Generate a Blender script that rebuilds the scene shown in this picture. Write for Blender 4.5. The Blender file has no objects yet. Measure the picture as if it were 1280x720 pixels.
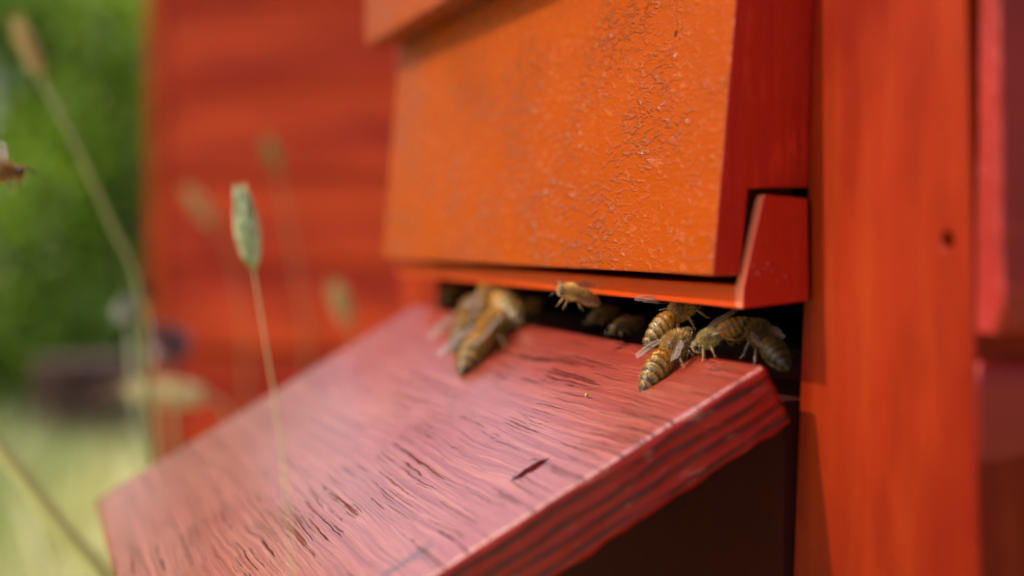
import bpy, bmesh, math, random
from mathutils import Vector, Matrix, noise
R = math.radians
S = bpy.context.scene
C = S.collection
random.seed(7)

# ---------------------------------------------------------------- camera
FPX = 1800.0
AL = math.atan(600/FPX); PT = math.atan(62/FPX)
CAM = Vector((0, 0, .7))
FW = Vector((math.sin(AL)*math.cos(PT), math.cos(AL)*math.cos(PT), -math.sin(PT)))
RT = Vector((math.cos(AL), -math.sin(AL), 0))
UP = RT.cross(FW)
cd = bpy.data.cameras.new('camera'); cam = bpy.data.objects.new('camera', cd); C.objects.link(cam)
cam.matrix_world = Matrix.Translation(CAM) @ Matrix((RT, UP, -FW)).transposed().to_4x4()
cd.sensor_width = 36; cd.lens = 36*FPX/1280
cd.clip_start = .01; cd.clip_end = 400
cd.dof.use_dof = True; cd.dof.focus_distance = .303
cd.dof.aperture_fstop = cd.lens/8.3
S.camera = cam

# ---------------------------------------------------------------- light
SUN_AZ = -70      # degrees from +Y towards +X (the direction the sun stands in)
SUN_EL = 43
w = bpy.data.worlds.new('World'); S.world = w; w.use_nodes = True
nt = w.node_tree; bg = nt.nodes['Background']
sky = nt.nodes.new('ShaderNodeTexSky'); sky.sky_type = 'NISHITA'; sky.sun_disc = False
sky.sun_elevation = R(SUN_EL); sky.sun_rotation = R(SUN_AZ); sky.dust_density = 4.5; sky.air_density = 1.0
nt.links.new(sky.outputs[0], bg.inputs[0]); bg.inputs[1].default_value = .15
sd = bpy.data.lights.new('sun', 'SUN'); sun = bpy.data.objects.new('sun', sd); C.objects.link(sun)
sd.energy = 3.2; sd.angle = R(.55); sd.color = (1, .93, .82)
sv = Vector((math.sin(R(SUN_AZ))*math.cos(R(SUN_EL)), math.cos(R(SUN_AZ))*math.cos(R(SUN_EL)), math.sin(R(SUN_EL))))
sun.rotation_euler = sv.to_track_quat('Z', 'Y').to_euler(); sun.location = (-3, 0, 4)
S.view_settings.view_transform = 'Standard'; S.view_settings.look = 'None'
S.view_settings.exposure = 0.6; S.view_settings.gamma = 1
S.cycles.max_bounces = 8; S.cycles.transparent_max_bounces = 12

# ---------------------------------------------------------------- projection helpers (used to measure positions)
def ray(u, v): return FW + RT*((u-640)/FPX) + UP*((360-v)/FPX)
def D(u, v, d): return CAM + ray(u, v)*d
def PX(u, v, x): r = ray(u, v); return CAM + r*((x-CAM.x)/r.x)
def PY(u, v, y): r = ray(u, v); return CAM + r*((y-CAM.y)/r.y)
H = D(954, 457, .27)                       # near top corner of the landing board, at its hinge
TH = R(28.4)
BN = Vector((-math.sin(TH), 0, math.cos(TH)))   # board normal
BO = Vector((-math.cos(TH), 0, -math.sin(TH)))  # board outward
def PB(u, v, h=0):
    r = ray(u, v); return CAM + r*((H + BN*h - CAM).dot(BN)/r.dot(BN))

# ---------------------------------------------------------------- object helpers
def obj(name, me, mat=None, parent=None, mw=None):
    if isinstance(me, bmesh.types.BMesh):
        b = me; me = bpy.data.meshes.new(name); b.to_mesh(me); b.free()
    o = bpy.data.objects.new(name, me); C.objects.link(o)
    if mat:
        for m in (mat if isinstance(mat, (list, tuple)) else [mat]): me.materials.append(m)
    if parent: o.parent = parent
    if mw is not None: o.matrix_local = mw
    return o
def tag(o, label=None, cat=None, group=None, kind=None):
    if label: o['label'] = label
    if cat: o['category'] = cat
    if group: o['group'] = group
    if kind: o['kind'] = kind
    return o
def empty(name, loc, label, cat, group=None):
    o = bpy.data.objects.new(name, None); C.objects.link(o); o.location = loc; o.empty_display_size = .02
    return tag(o, label, cat, group)
def copy_tree(o, parent=None):
    c = o.copy(); C.objects.link(c); c.parent = parent
    for ch in [x for x in C.objects if x.parent == o]: copy_tree(ch, c)
    return c
def smooth(o, on=True):
    for p in o.data.polygons: p.use_smooth = on
def bevel(o, wd, seg=2):
    m = o.modifiers.new('b', 'BEVEL'); m.width = wd; m.segments = seg; m.limit_method = 'ANGLE'; m.harden_normals = False
    return o
def box(bm, x0, x1, y0, y1, z0, z1):
    v = [bm.verts.new((x, y, z)) for z in (z0, z1) for x, y in ((x0, y0), (x1, y0), (x1, y1), (x0, y1))]
    for f in ((3, 2, 1, 0), (4, 5, 6, 7), (0, 1, 5, 4), (1, 2, 6, 5), (2, 3, 7, 6), (3, 0, 4, 7)):
        bm.faces.new([v[i] for i in f])
    return v
def prism_y(bm, poly, y0, y1):
    """poly in (x, z), extruded from y0 to y1"""
    a = [bm.verts.new((x, y0, z)) for x, z in poly]; b = [bm.verts.new((x, y1, z)) for x, z in poly]
    n = len(poly); bm.faces.new(a); bm.faces.new(b[::-1])
    for i in range(n): bm.faces.new((a[i], b[i], b[(i+1) % n], a[(i+1) % n]))
    bmesh.ops.recalc_face_normals(bm, faces=bm.faces)
def tube(bm, pts, rad, n=8, mi=0, cap=True):
    """tapered tube through pts; rad a list"""
    rings = []; prev = None
    for i, p in enumerate(pts):
        t = (pts[min(i+1, len(pts)-1)] - pts[max(i-1, 0)]).normalized()
        if prev is None: prev = t.orthogonal().normalized()
        a = (prev - t*prev.dot(t)).normalized(); prev = a; b = t.cross(a)
        r = rad[i] if isinstance(rad, (list, tuple)) else rad
        rings.append([bm.verts.new(p + (a*math.cos(k*2*math.pi/n) + b*math.sin(k*2*math.pi/n))*r) for k in range(n)])
    for i in range(len(rings)-1):
        for k in range(n):
            f = bm.faces.new((rings[i][k], rings[i][(k+1) % n], rings[i+1][(k+1) % n], rings[i+1][k])); f.material_index = mi; f.smooth = True
    if cap:
        bm.faces.new(rings[0][::-1]).material_index = mi; bm.faces.new(rings[-1]).material_index = mi

# ---------------------------------------------------------------- node helpers
class NT:
    def __init__(s, name):
        s.m = bpy.data.materials.new(name); s.m.use_nodes = True; s.t = s.m.node_tree; s.b = s.t.nodes['Principled BSDF']
        s.out = s.t.nodes['Material Output']
    def n(s, ty, **kw):
        q = s.t.nodes.new('ShaderNode'+ty)
        for k, v in kw.items(): setattr(q, k, v)
        return q
    def l(s, a, b): s.t.links.new(a, b)
    def put(s, v, sock):
        if isinstance(v, (int, float)): sock.default_value = v
        elif isinstance(v, tuple): sock.default_value = (v + (1,))[:4] if len(sock.default_value) == 4 else v
        else: s.l(v, sock)
    def coord(s, scale=(1, 1, 1), loc=(0, 0, 0), kind='Object'):
        tc = s.n('TexCoord'); mp = s.n('Mapping'); s.l(tc.outputs[kind], mp.inputs[0])
        mp.inputs['Scale'].default_value = scale; mp.inputs['Location'].default_value = loc
        return mp.outputs[0]
    def noise(s, vec, scale=1, detail=4, rough=.55, dist=0):
        q = s.n('TexNoise'); s.l(vec, q.inputs['Vector']); q.inputs['Scale'].default_value = scale
        q.inputs['Detail'].default_value = detail; q.inputs['Roughness'].default_value = rough; q.inputs['Distortion'].default_value = dist
        return q.outputs['Fac']
    def voro(s, vec, scale=1, feature='F1', rnd=1):
        q = s.n('TexVoronoi', feature=feature); s.l(vec, q.inputs['Vector']); q.inputs['Scale'].default_value = scale; q.inputs['Randomness'].default_value = rnd
        return q
    def math(s, op, a, b=0.0, c=0.0, clamp=False):
        q = s.n('Math', operation=op, use_clamp=clamp); s.put(a, q.inputs[0]); s.put(b, q.inputs[1]); s.put(c, q.inputs[2]); return q.outputs[0]
    def ramp(s, v, a, b, lo=0.0, hi=1.0, sm=True):
        q = s.n('MapRange', interpolation_type='SMOOTHSTEP' if sm else 'LINEAR'); s.put(v, q.inputs[0])
        for i, x in enumerate((a, b, lo, hi)): q.inputs[i+1].default_value = x
        return q.outputs[0]
    def mix(s, f, a, b):
        q = s.n('Mix', data_type='RGBA'); s.put(f, q.inputs[0]); s.put(a, q.inputs[6]); s.put(b, q.inputs[7]); return q.outputs[2]
    def bump(s, h, dist, strength=1.0, normal=None):
        q = s.n('Bump'); s.l(h, q.inputs['Height']); q.inputs['Distance'].default_value = dist; q.inputs['Strength'].default_value = strength
        if normal: s.l(normal, q.inputs['Normal'])
        return q.outputs[0]
    def sep(s, vec):
        q = s.n('SeparateXYZ'); s.l(vec, q.inputs[0]); return q.outputs
    def set(s, **kw):
        for k, v in kw.items(): s.put(v, s.b.inputs[k.replace('_', ' ')])
        return s.m

# front board: thick glossy orange paint with horizontal wrinkles and pits
def mat_front():
    t = NT('orange_gloss_paint')
    c = t.coord((1, 1, 1))
    wr = t.noise(t.coord((1, .34, 1)), 760, 3, .55, .6)            # wrinkles drawn out along the board
    wr2 = t.noise(t.coord((1, .22, 1)), 1300, 2, .6, .4)
    msk = t.ramp(t.noise(t.coord((1, .6, 1)), 44, 3, .6), .40, .66)
    h = t.math('MULTIPLY', t.ramp(wr, .46, .70), t.math('ADD', t.math('MULTIPLY', msk, .85), .15))
    h = t.math('ADD', h, t.math('MULTIPLY', wr2, .16))
    h = t.math('ADD', h, t.math('MULTIPLY', t.noise(t.coord((1, .10, 1)), 150, 2), .35))
    pit = t.voro(t.coord((1, 1, 1)), 62, 'F1'); pm = t.ramp(pit.outputs['Distance'], .035, .055)
    h2 = t.math('ADD', h, t.math('MULTIPLY', pm, 1.5))
    col = t.mix(t.noise(t.coord((1, .25, 1)), 70, 5), (.235, .034, .0005), (.28, .042, .0007))
    col = t.mix(t.math('MULTIPLY', t.ramp(wr, .60, .72), .25), col, (.50, .13, .01))
    col = t.mix(t.math('MULTIPLY', t.math('SUBTRACT', 1, pm), .8), col, (.05, .012, .006))
    t.l(t.bump(h2, .00045, 1), t.b.inputs['Normal'])
    t.l(t.bump(h2, .0030, 1), t.b.inputs['Coat Normal'])
    return t.set(Base_Color=col, Roughness=t.ramp(wr, .3, .7, .18, .30), Coat_Weight=t.math('ADD', .12, t.math('MULTIPLY', t.ramp(wr, .50, .66), t.math('MULTIPLY', msk, 1.0)), clamp=True), Coat_Roughness=.20, Coat_IOR=1.8, Specular_IOR_Level=.04)

def mat_red(name, c1, c2, rough=.38, grain=(1, 1, 1), gs=120, bd=.0002, coat=.3, streak=.4, spec=.25, hi=1.35):
    t = NT(name)
    g = t.noise(t.coord(grain), gs, 5, .62, .2)
    g2 = t.noise(t.coord(tuple(x*.6 for x in grain)), gs*.22, 3, .5)
    col = t.mix(t.ramp(g2, .3, .7), c1, c2)
    col = t.mix(t.math('MULTIPLY', t.ramp(g, .52, .72), streak), col, tuple(min(1, x*hi+.006) for x in c2))
    t.l(t.bump(t.math('ADD', g, t.math('MULTIPLY', g2, .8)), bd, .8), t.b.inputs['Normal'])
    return t.set(Base_Color=col, Roughness=rough, Coat_Weight=coat, Coat_Roughness=.25, Specular_IOR_Level=spec)

# landing board top: red paint on weathered plywood; object x runs along the hinge (the grain), y outward, z up
def mat_board():
    t = NT('weathered_red_paint')
    base = t.coord()
    # slight waviness of the grain
    wv = t.noise(t.coord((14, 60, 1)), 1, 2, .5)
    wv2 = t.noise(t.coord((90, 300, 1)), 1, 2, .5)
    xyz = t.sep(base)
    yy = t.math('ADD', xyz[1], t.math('ADD', t.math('MULTIPLY', wv, .006), t.math('MULTIPLY', wv2, .0011)))
    cmb = t.n('CombineXYZ'); t.l(xyz[0], cmb.inputs[0]); t.l(yy, cmb.inputs[1])
    def mp(sx, sy, ox=0.0, oy=0.0):
        m = t.n('Mapping'); t.l(cmb.outputs[0], m.inputs[0]); m.inputs['Scale'].default_value = (sx, sy, 1); m.inputs['Location'].default_value = (ox, oy, 0); return m.outputs[0]
    g = t.noise(mp(40, 3000), 1, 3, .65)             # fine grain
    g2 = t.noise(mp(11, 1250), 1, 4, .68)
    g3 = t.noise(mp(12, 60), 1, 3, .5)
    def dashes(sx, sy, ox, oy, r1, thr, gate):
        v = t.voro(mp(sx, sy, ox, oy), 1, 'F1', 1)
        rnd = t.sep(v.outputs['Color'])
        keep = t.ramp(t.noise(mp(gate[0], gate[1], ox, oy), 1, 2, .5), gate[2], gate[3])
        sel = t.ramp(rnd[0], thr, thr+.02)
        rad = t.math('ADD', t.math('MULTIPLY', t.math('MULTIPLY', keep, sel), t.math('MULTIPLY', t.math('ADD', .4, rnd[1]), r1)), .0001)
        q = t.math('ADD', t.math('DIVIDE', v.outputs['Distance'], rad), t.math('MULTIPLY', t.math('SUBTRACT', t.noise(mp(sx*14, sy*1.0), 1, 2), .5), 1.2))
        return t.math('MULTIPLY', t.math('SUBTRACT', 1, t.ramp(q, .55, .95)), t.ramp(keep, 0, .3))
    d1 = dashes(13, 1250, 0, 0, .42, .62, (16, 40, .38, .54))
    d2 = dashes(26, 1900, 3.3, 1.7, .42, .40, (26, 60, .40, .55))
    d3 = dashes(8, 820, 7.1, 4.2, .32, .70, (12, 30, .40, .52))
    crack = t.math('MAXIMUM', t.math('MAXIMUM', d1, t.math('MULTIPLY', d2, .8)), d3)
    worn = t.ramp(t.math('ADD', xyz[0], t.math('MULTIPLY', t.math('SUBTRACT', g3, .5), .06)), .10, .17, 1, .0)
    crack = t.math('MULTIPLY', crack, t.math('ADD', t.math('MULTIPLY', worn, .88), .12))
    specks = t.math('MULTIPLY', t.ramp(t.noise(mp(500, 1500), 1, 3, .6), .60, .70), t.ramp(t.math('ADD', xyz[1], t.math('MULTIPLY', t.math('SUBTRACT', g3, .5), .08)), .06, .11))
    # the gouge
    G = GOUGE; ca, sa = math.cos(G[2]), math.sin(G[2])
    dx = t.math('SUBTRACT', xyz[0], G[0]); dy = t.math('SUBTRACT', xyz[1], G[1])
    a = t.math('ADD', t.math('MULTIPLY', dx, ca), t.math('MULTIPLY', dy, sa))
    b = t.math('SUBTRACT', t.math('MULTIPLY', dy, ca), t.math('MULTIPLY', dx, sa))
    b = t.math('ADD', b, t.math('MULTIPLY', t.math('SUBTRACT', t.noise(base, 500, 3), .5), .0030))
    d = t.math('ADD', t.math('POWER', t.math('ABSOLUTE', t.math('DIVIDE', a, G[3])), 2.0), t.math('POWER', t.math('ABSOLUTE', t.math('DIVIDE', b, G[4])), 2.0))
    gm = t.math('SUBTRACT', 1, t.ramp(d, .45, 1.0))
    h = t.math('ADD', t.math('MULTIPLY', g, .45), t.math('MULTIPLY', g2, 1.1))
    h = t.math('ADD', h, t.math('MULTIPLY', g3, 1.5))
    h = t.math('SUBTRACT', h, t.math('MULTIPLY', crack, 1.6))
    h = t.math('SUBTRACT', h, t.math('MULTIPLY', gm, 3.5))
    col = t.mix(t.ramp(g2, .35, .68), (.23, .012, .003), (.35, .034, .009))
    col = t.mix(t.math('MULTIPLY', t.ramp(g, .56, .70), .4), col, (.50, .10, .065))
    col = t.mix(t.math('MULTIPLY', crack, .9), col, (.045, .004, .003)); col = t.mix(t.math('MULTIPLY', gm, .95), col, (.07, .005, .004))
    t.l(t.bump(h, .00058, 1), t.b.inputs['Normal'])
    rough = t.math('ADD', t.ramp(g2, .3, .7, .26, .42), t.math('MULTIPLY', crack, .45))
    sky_sheen = t.ramp(t.noise(mp(16, 34, 5, 5), 1, 3, .55), .25, .62)
    col = t.mix(t.math('MULTIPLY', t.math('MULTIPLY', sky_sheen, t.math('MULTIPLY', t.ramp(g2, .34, .60), t.ramp(xyz[1], .004, .035))), .26), col, (.60, .27, .18))  # pale sky sheen painted into the colour, fading out near the hinge
    col = t.mix(t.math('MULTIPLY', specks, .7), col, (.30, .014, .008))
    cov = t.math('SUBTRACT', 1, t.math('MAXIMUM', crack, gm), clamp=True)
    col = t.mix(gm, col, (.06, .005, .004))
    return t.set(Base_Color=col, Roughness=rough, Coat_Weight=cov, Coat_Roughness=.21, Coat_IOR=2.0, Specular_IOR_Level=t.math('MULTIPLY', cov, .8))

def mat_ply_edge():
    t = NT('plywood_edge_paint')
    xyz = t.sep(t.coord())
    wv = t.math('MULTIPLY', t.math('SUBTRACT', t.noise(t.coord((1, .25, 1)), 240, 4), .5), .0024)
    z = t.math('ADD', xyz[2], wv)
    ph = t.math('SINE', t.math('MULTIPLY', z, 2*math.pi/.0029))
    lay = t.ramp(ph, .0, .75)
    streak = t.noise(t.coord((1, .07, 1)), 900, 4, .7)
    dark = t.math('MULTIPLY', lay, t.ramp(streak, .30, .52))
    col = t.mix(t.noise(t.coord((1, .2, 1)), 300, 3), (.22, .007, .003), (.38, .016, .008))
    col = t.mix(t.math('MULTIPLY', dark, .9), col, (.055, .012, .009))
    col = t.mix(t.math('MULTIPLY', t.ramp(t.noise(t.coord((1, .3, 1), (4, 0, 0)), 520, 3), .6, .72), .4), col, (.45, .2, .17))
    h = t.math('ADD', streak, t.math('MULTIPLY', lay, -.9))
    t.l(t.bump(h, .0005, .9), t.b.inputs['Normal'])
    return t.set(Base_Color=col, Roughness=.42, Coat_Weight=.12, Coat_Roughness=.3, Specular_IOR_Level=.3)

def mat_plain(name, col, rough=.6, var=.3, scale=60, bd=0.0, **kw):
    t = NT(name); n = t.noise(t.coord(), scale, 4)
    c = t.mix(n, tuple(x*(1-var) for x in col), tuple(min(1, x*(1+var)) for x in col))
    if bd: t.l(t.bump(n, bd), t.b.inputs['Normal'])
    return t.set(Base_Color=c, Roughness=rough, **kw)
def mat_leaf(name, c1, c2, trans=.35):
    t = NT(name)
    oi = t.n('Attribute', attribute_name='tone'); 
    c = t.mix(oi.outputs['Fac'], c1, c2)
    t.l(c, t.b.inputs['Base Color']); t.b.inputs['Roughness'].default_value = .5
    tr = t.n('BsdfTranslucent'); t.l(t.mix(.5, c, (.25, .35, .02)), tr.inputs[0])
    ms = t.n('MixShader'); ms.inputs[0].default_value = trans
    t.l(t.b.outputs[0], ms.inputs[1]); t.l(tr.outputs[0], ms.inputs[2]); t.l(ms.outputs[0], t.out.inputs[0])
    return t.m

def board_local(P):
    d = P - H; return d.y, d.dot(BO)
_g0 = board_local(PB(640, 600)); _g1 = board_local(PB(687, 572))
GOUGE = ((_g0[0]+_g1[0])/2, (_g0[1]+_g1[1])/2, math.atan2(_g1[1]-_g0[1], _g1[0]-_g0[0]),
         math.hypot(_g1[0]-_g0[0], _g1[1]-_g0[1])/2*1.1, .0024)

M_front = mat_front()
M_slide = mat_red('orange_slide_paint', (.36, .028, .0015), (.46, .048, .002), .3, (1, .3, 1), 260, .0003, .12, .3, .15)
def mat_post():
    t = NT('smooth_orange_red_paint')
    a = t.noise(t.coord((1, 1, .10)), 130, 4, .6); b = t.noise(t.coord((1, 1, .45)), 26, 4, .6)
    col = t.mix(t.ramp(b, .3, .7), (.11, .0035, .0003), (.21, .014, .0004))
    col = t.mix(t.math('MULTIPLY', t.ramp(a, .50, .70), .35), col, (.25, .032, .004))
    v = t.voro(t.coord((1, 1, .35)), 150, 'F1'); rn = t.sep(v.outputs['Color'])
    fl = t.math('MULTIPLY', t.math('SUBTRACT', 1, t.ramp(v.outputs['Distance'], .04, .12)), t.ramp(rn[0], .88, .9))
    col = t.mix(t.math('MULTIPLY', fl, .35), col, (.42, .15, .08))
    h = t.math('ADD', t.math('MULTIPLY', a, .5), b); h = t.math('ADD', h, t.math('MULTIPLY', fl, .5))
    t.l(t.bump(h, .00016, .8), t.b.inputs['Normal'])
    return t.set(Base_Color=col, Roughness=t.ramp(b, .3, .7, .42, .58), Specular_IOR_Level=.10)
M_post = mat_post()
M_end = mat_red('crimson_end_grain_paint', (.34, .008, .004), (.44, .018, .007), .36, (1, 1, .16), 420, .00028, .10, .5, .2, 1.6)
M_block = mat_red('crimson_block_paint', (.36, .009, .004), (.42, .015, .006), .28, (1, 1, 1), 190, .0005, .25, .1, .3)
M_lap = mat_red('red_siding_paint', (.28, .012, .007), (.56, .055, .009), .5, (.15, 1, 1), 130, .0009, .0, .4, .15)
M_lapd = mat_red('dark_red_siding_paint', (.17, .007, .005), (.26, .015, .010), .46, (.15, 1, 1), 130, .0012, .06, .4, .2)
M_board = mat_board(); M_edge = mat_ply_edge()
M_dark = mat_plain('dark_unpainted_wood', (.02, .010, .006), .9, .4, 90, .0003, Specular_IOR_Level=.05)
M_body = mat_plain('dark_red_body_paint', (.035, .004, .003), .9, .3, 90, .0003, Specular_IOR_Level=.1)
M_raw_lit = mat_plain('pinkish_edge_highlight', (.50, .11, .055), .4, .2, 300)  # pinkish raw edge, with the light its bevel catches put into the colour

# ================================================================= THE SETTING
def ground_h(x, y):
    return .05*noise.noise(Vector((x*.5, y*.5, 0))) - .015
bm = bmesh.new()
N = 60
gv = {}
def gc(i): t = (i-N/2)/(N/2); return math.copysign(abs(t)**2.6, t)*150
for i in range(N+1):
    for j in range(N+1):
        x, y = gc(i), gc(j)+1; gv[i, j] = bm.verts.new((x, y, ground_h(x, y) if abs(x)+abs(y) < 20 else 0))
for i in range(N):
    for j in range(N): bm.faces.new((gv[i, j], gv[i+1, j], gv[i+1, j+1], gv[i, j+1])).smooth = True
tg = NT('meadow_soil'); gn = tg.noise(tg.coord(), 3, 6)
gcol = tg.mix(tg.ramp(gn, .35, .65), (.25, .28, .09), (.55, .48, .26))
tag(obj('ground', bm, tg.set(Base_Color=gcol, Roughness=.9)), kind='structure')

# ================================================================= BEEHIVES
def L(x, y, z): return Vector((x, y, z))       # hive coordinates: origin at the near hinge corner H
XP = PY(1008, 375, H.y).x - H.x                # front plane of the corner posts
ZG = -H.z                                      # ground in hive coordinates
def hive_proto():
    root = empty('beehive', H, 'red and orange painted wooden beehive in the foreground, its sloping landing board crowded with bees', 'beehive', 'painted wooden beehives in a row')
    y_n, y_f = -.0508, .318
    # body (the inner box) with a real entrance cavity: back, floor, side walls, ceiling
    zb = -.24
    bm = bmesh.new()
    box(bm, .030, .44, y_n+.012, y_f-.012, zb, -.004)                    # below the entrance floor
    box(bm, .016, .44, y_n+.012, y_f-.012, .0135, .52)                  # above the entrance
    box(bm, .30, .44, y_n+.012, y_f-.012, -.0038, .0133)                 # back of the entrance slot
    box(bm, .0095, .2995, -.012, -.0012, -.0038, .0133); box(bm, .0095, .2995, .2645, .29, -.0038, .0133)
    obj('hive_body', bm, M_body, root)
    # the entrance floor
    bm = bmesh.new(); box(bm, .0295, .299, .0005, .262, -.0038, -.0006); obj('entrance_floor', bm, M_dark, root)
    bm = bmesh.new(); box(bm, .0078, .0292, .0058, .2600, -.20, -.0075); obj('added_shade_block', bm, M_body, root)  # block added under the hinge to keep sun off the body
    # posts; the near post's edges taper a little
    def post(q0, q1, y_out=None, name='corner_post'):
        bm = bmesh.new()
        (ya, yb), (yc, yd) = q0, q1        # bottom (near, far), top
        zb_, zt_ = -.26, .52
        pts = [(XP, ya, zb_), (XP, yb, zb_), (XP+.02, yb, zb_), (XP+.02, ya, zb_), (XP, yc, zt_), (XP, yd, zt_), (XP+.02, yd, zt_), (XP+.02, yc, zt_)]
        v = [bm.verts.new(p) for p in pts]
        for f in ((3, 2, 1, 0), (4, 5, 6, 7), (0, 1, 5, 4), (1, 2, 6, 5), (2, 3, 7, 6), (3, 0, 4, 7)): bm.faces.new([v[i] for i in f])
        bmesh.ops.recalc_face_normals(bm, faces=bm.faces)
        return obj(name, bm, M_post, root)
    p = post((-.0508-.0060, .0047+.012), (-.0508+.006, -.0019-.024))
    # exact edges through the measured points: left edge (1017,0)-(990,720), right edge (1205,0)-(1222,720)
    def line(pa, pb, z):
        A = PX(*pa, H.x+XP)-H; B = PX(*pb, H.x+XP)-H; t = (z-A.z)/(B.z-A.z); return A.y+(B.y-A.y)*t
    for v in p.data.vertices:
        zz = max(-.06, min(.09, v.co.z))
        yn = line((1207, 0), (1222, 720), zz); yf = line((1017, 0), (990, 720), zz)
    lo, hi = -.05, .08
    bm = bmesh.new()
    zs = [-.26, lo, hi, .52]; rows = []
    for z in zs:
        zz = max(lo, min(hi, z)); yn = line((1207, 0), (1224, 720), zz); yf = line((1017, 0), (990, 720), zz)
        rows.append([bm.verts.new(c) for c in ((XP, yn, z), (XP, yf, z), (XP+.02, yf, z), (XP+.02, yn, z))])
    for a, b in zip(rows, rows[1:]):
        for k in range(4): bm.faces.new((a[k], a[(k+1) % 4], b[(k+1) % 4], b[k]))
    bm.faces.new(rows[0]); bm.faces.new(rows[-1]); bmesh.ops.recalc_face_normals(bm, faces=bm.faces)
    old = p; bpy.data.objects.remove(old)
    p = obj('corner_post', bm, M_post, root)
    # nail hole, a real bore
    hc = PX(1183, 301, H.x+XP)-H
    bmc = bmesh.new(); bmesh.ops.create_cone(bmc, cap_ends=True, segments=20, radius1=.0013, radius2=.0013, depth=.012, matrix=Matrix.Translation(hc) @ Matrix.Rotation(R(90), 4, 'Y'))
    cut = obj('cut', bmc); cut.location = H
    p2 = p; bpy.context.view_layer.update()
    md = p2.modifiers.new('h', 'BOOLEAN'); md.object = cut; md.operation = 'DIFFERENCE'; md.solver = 'EXACT'
    bev = p2.modifiers.new('b', 'BEVEL'); bev.width = .0009; bev.segments = 3; bev.limit_method = 'ANGLE'; bev.angle_limit = R(50)
    dg = bpy.context.evaluated_depsgraph_get(); dg.update()
    me = bpy.data.meshes.new_from_object(p2.evaluated_get(dg)); p2.modifiers.clear(); p2.data = me
    bpy.data.objects.remove(cut)
    bm = bmesh.new(); box(bm, XP, XP+.02, .2633, y_f, -.26, .52); bevel(obj('corner_post', bm, M_post, root), .0012, 3)
    # front board with notch in its near end; leans out towards its bottom edge
    zt = (PX(500, 33, H.x-.0155)-H).z - .0003; zbm = .0169; xf = -.0107; sl = (-.0062+.0107)/(.0678-.0169)
    nt_f = PY(936, 240, H.y).x-H.x; nt_z = PY(940, 237, H.y).z-H.z
    xb = XP+.004
    FB0 = [(xf, zbm), (xf+sl*(zt-zbm), zt), (xb, zt), (xb, nt_z+.0006), (nt_f, nt_z+.0002), (nt_f-.0016, zbm)]
    FB1 = [(xf, zbm), (xf+sl*(zt-zbm), zt), (xb, zt), (xb, nt_z+.0006), (xb-.001, zbm)]
    # dense end and front; one mesh, end slot uses the crimson paint
    bm = bmesh.new()
    nf = .012
    prism_y(bm, FB0, 0, nf)
    for f in bm.faces:
        if f.normal.y < -.9: f.material_index = 1
    b2 = bmesh.new(); prism_y(b2, [(xf, zbm), (xf+sl*(zt-zbm), zt), (xb, zt), (xb, zbm)], nf, .2635)
    tmp = bpy.data.meshes.new('t'); b2.to_mesh(tmp); b2.free(); bm.from_mesh(tmp)
    # remove the double inner wall parts, weld
    bmesh.ops.remove_doubles(bm, verts=bm.verts, dist=1e-6)
    fb = obj('front_board', bm, [M_front, M_end], root)
    bmesh_clean = fb.modifiers.new('b', 'BEVEL'); bmesh_clean.width = .0005; bmesh_clean.segments = 2; bmesh_clean.limit_method = 'ANGLE'; bmesh_clean.angle_limit = R(60)
    # upper rim board, overlapping outward
    zr = (PX(500, 33, H.x-.0155)-H).z
    bm = bmesh.new(); prism_y(bm, [(-.0155, zr), (-.0155, .19), (XP+.006, .19), (XP+.006, zr+.0002), (-.004, zr+.0002)], -.0009, .2685)
    bevel(obj('upper_front_board', bm, M_front, root), .0008)
    # roof
    bm = bmesh.new(); box(bm, -.05, .50, y_n-.05, y_f+.05, .522, .55); bevel(obj('roof', bm, M_lap, root), .003)
    # entrance slide: long strip and end block
    e0 = PY(915, 386, H.y)-H; e1 = PY(1008, 376, H.y)-H
    xs = -.0055
    bm = bmesh.new()
    prism_y(bm, [(xs, .0108), (xs+.0004, .0152), (XP+.006, .0152), (XP+.006, .0128), (xs+.006, .0112)], .0012, .2632)
    sl_o = obj('entrance_slide', bm, M_slide, root); bevel(sl_o, .0004, 2)
    bm = bmesh.new()
    yb = -.0021
    topf = PY(953, 243, H.y+yb)-H; topb = PY(1010, 248, H.y+yb)-H; botf = PY(928, 386, H.y+yb)-H; botb = PY(1012, 376, H.y+yb)-H
    poly = [(botf.x, botf.z), (botf.x+.0001, botf.z+.004), (topf.x, topf.z-.001), (topf.x+.0005, topf.z), (topb.x, topb.z), (botb.x, botb.z)]
    prism_y(bm, poly, yb, .0010)
    for f in bm.faces:
        if f.normal.x < -.6: f.material_index = 1
    bmesh.ops.subdivide_edges(bm, edges=[e for e in bm.edges], cuts=3, use_grid_fill=True)
    bevel(obj('end_block', bm, [M_block, M_raw_lit], sl_o), .0006, 3)
    # a little worn paint blobs on the block
    bm = bmesh.new(); rb = random.Random(4)
    for (u, v, r) in ((944, 332, .0006), (949, 341, .0007), (962, 330, .0006), (966, 338, .00045), (953, 345, .0004), (984, 345, .0005), (973, 352, .0004), (957, 336, .0005)):
        P = PY(u, v, H.y+yb)-H
        bmesh.ops.create_icosphere(bm, subdivisions=2, radius=r, matrix=Matrix.Translation(P) @ Matrix.Diagonal((1.1, .45, .9, 1)))
    o = obj('paint_drip', bm, M_block, sl_o); smooth(o)
    # near end siding: laps facing the near side
    zl = PY(1212, 420, H.y-.058).z-H.z
    pitch = .108
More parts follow.
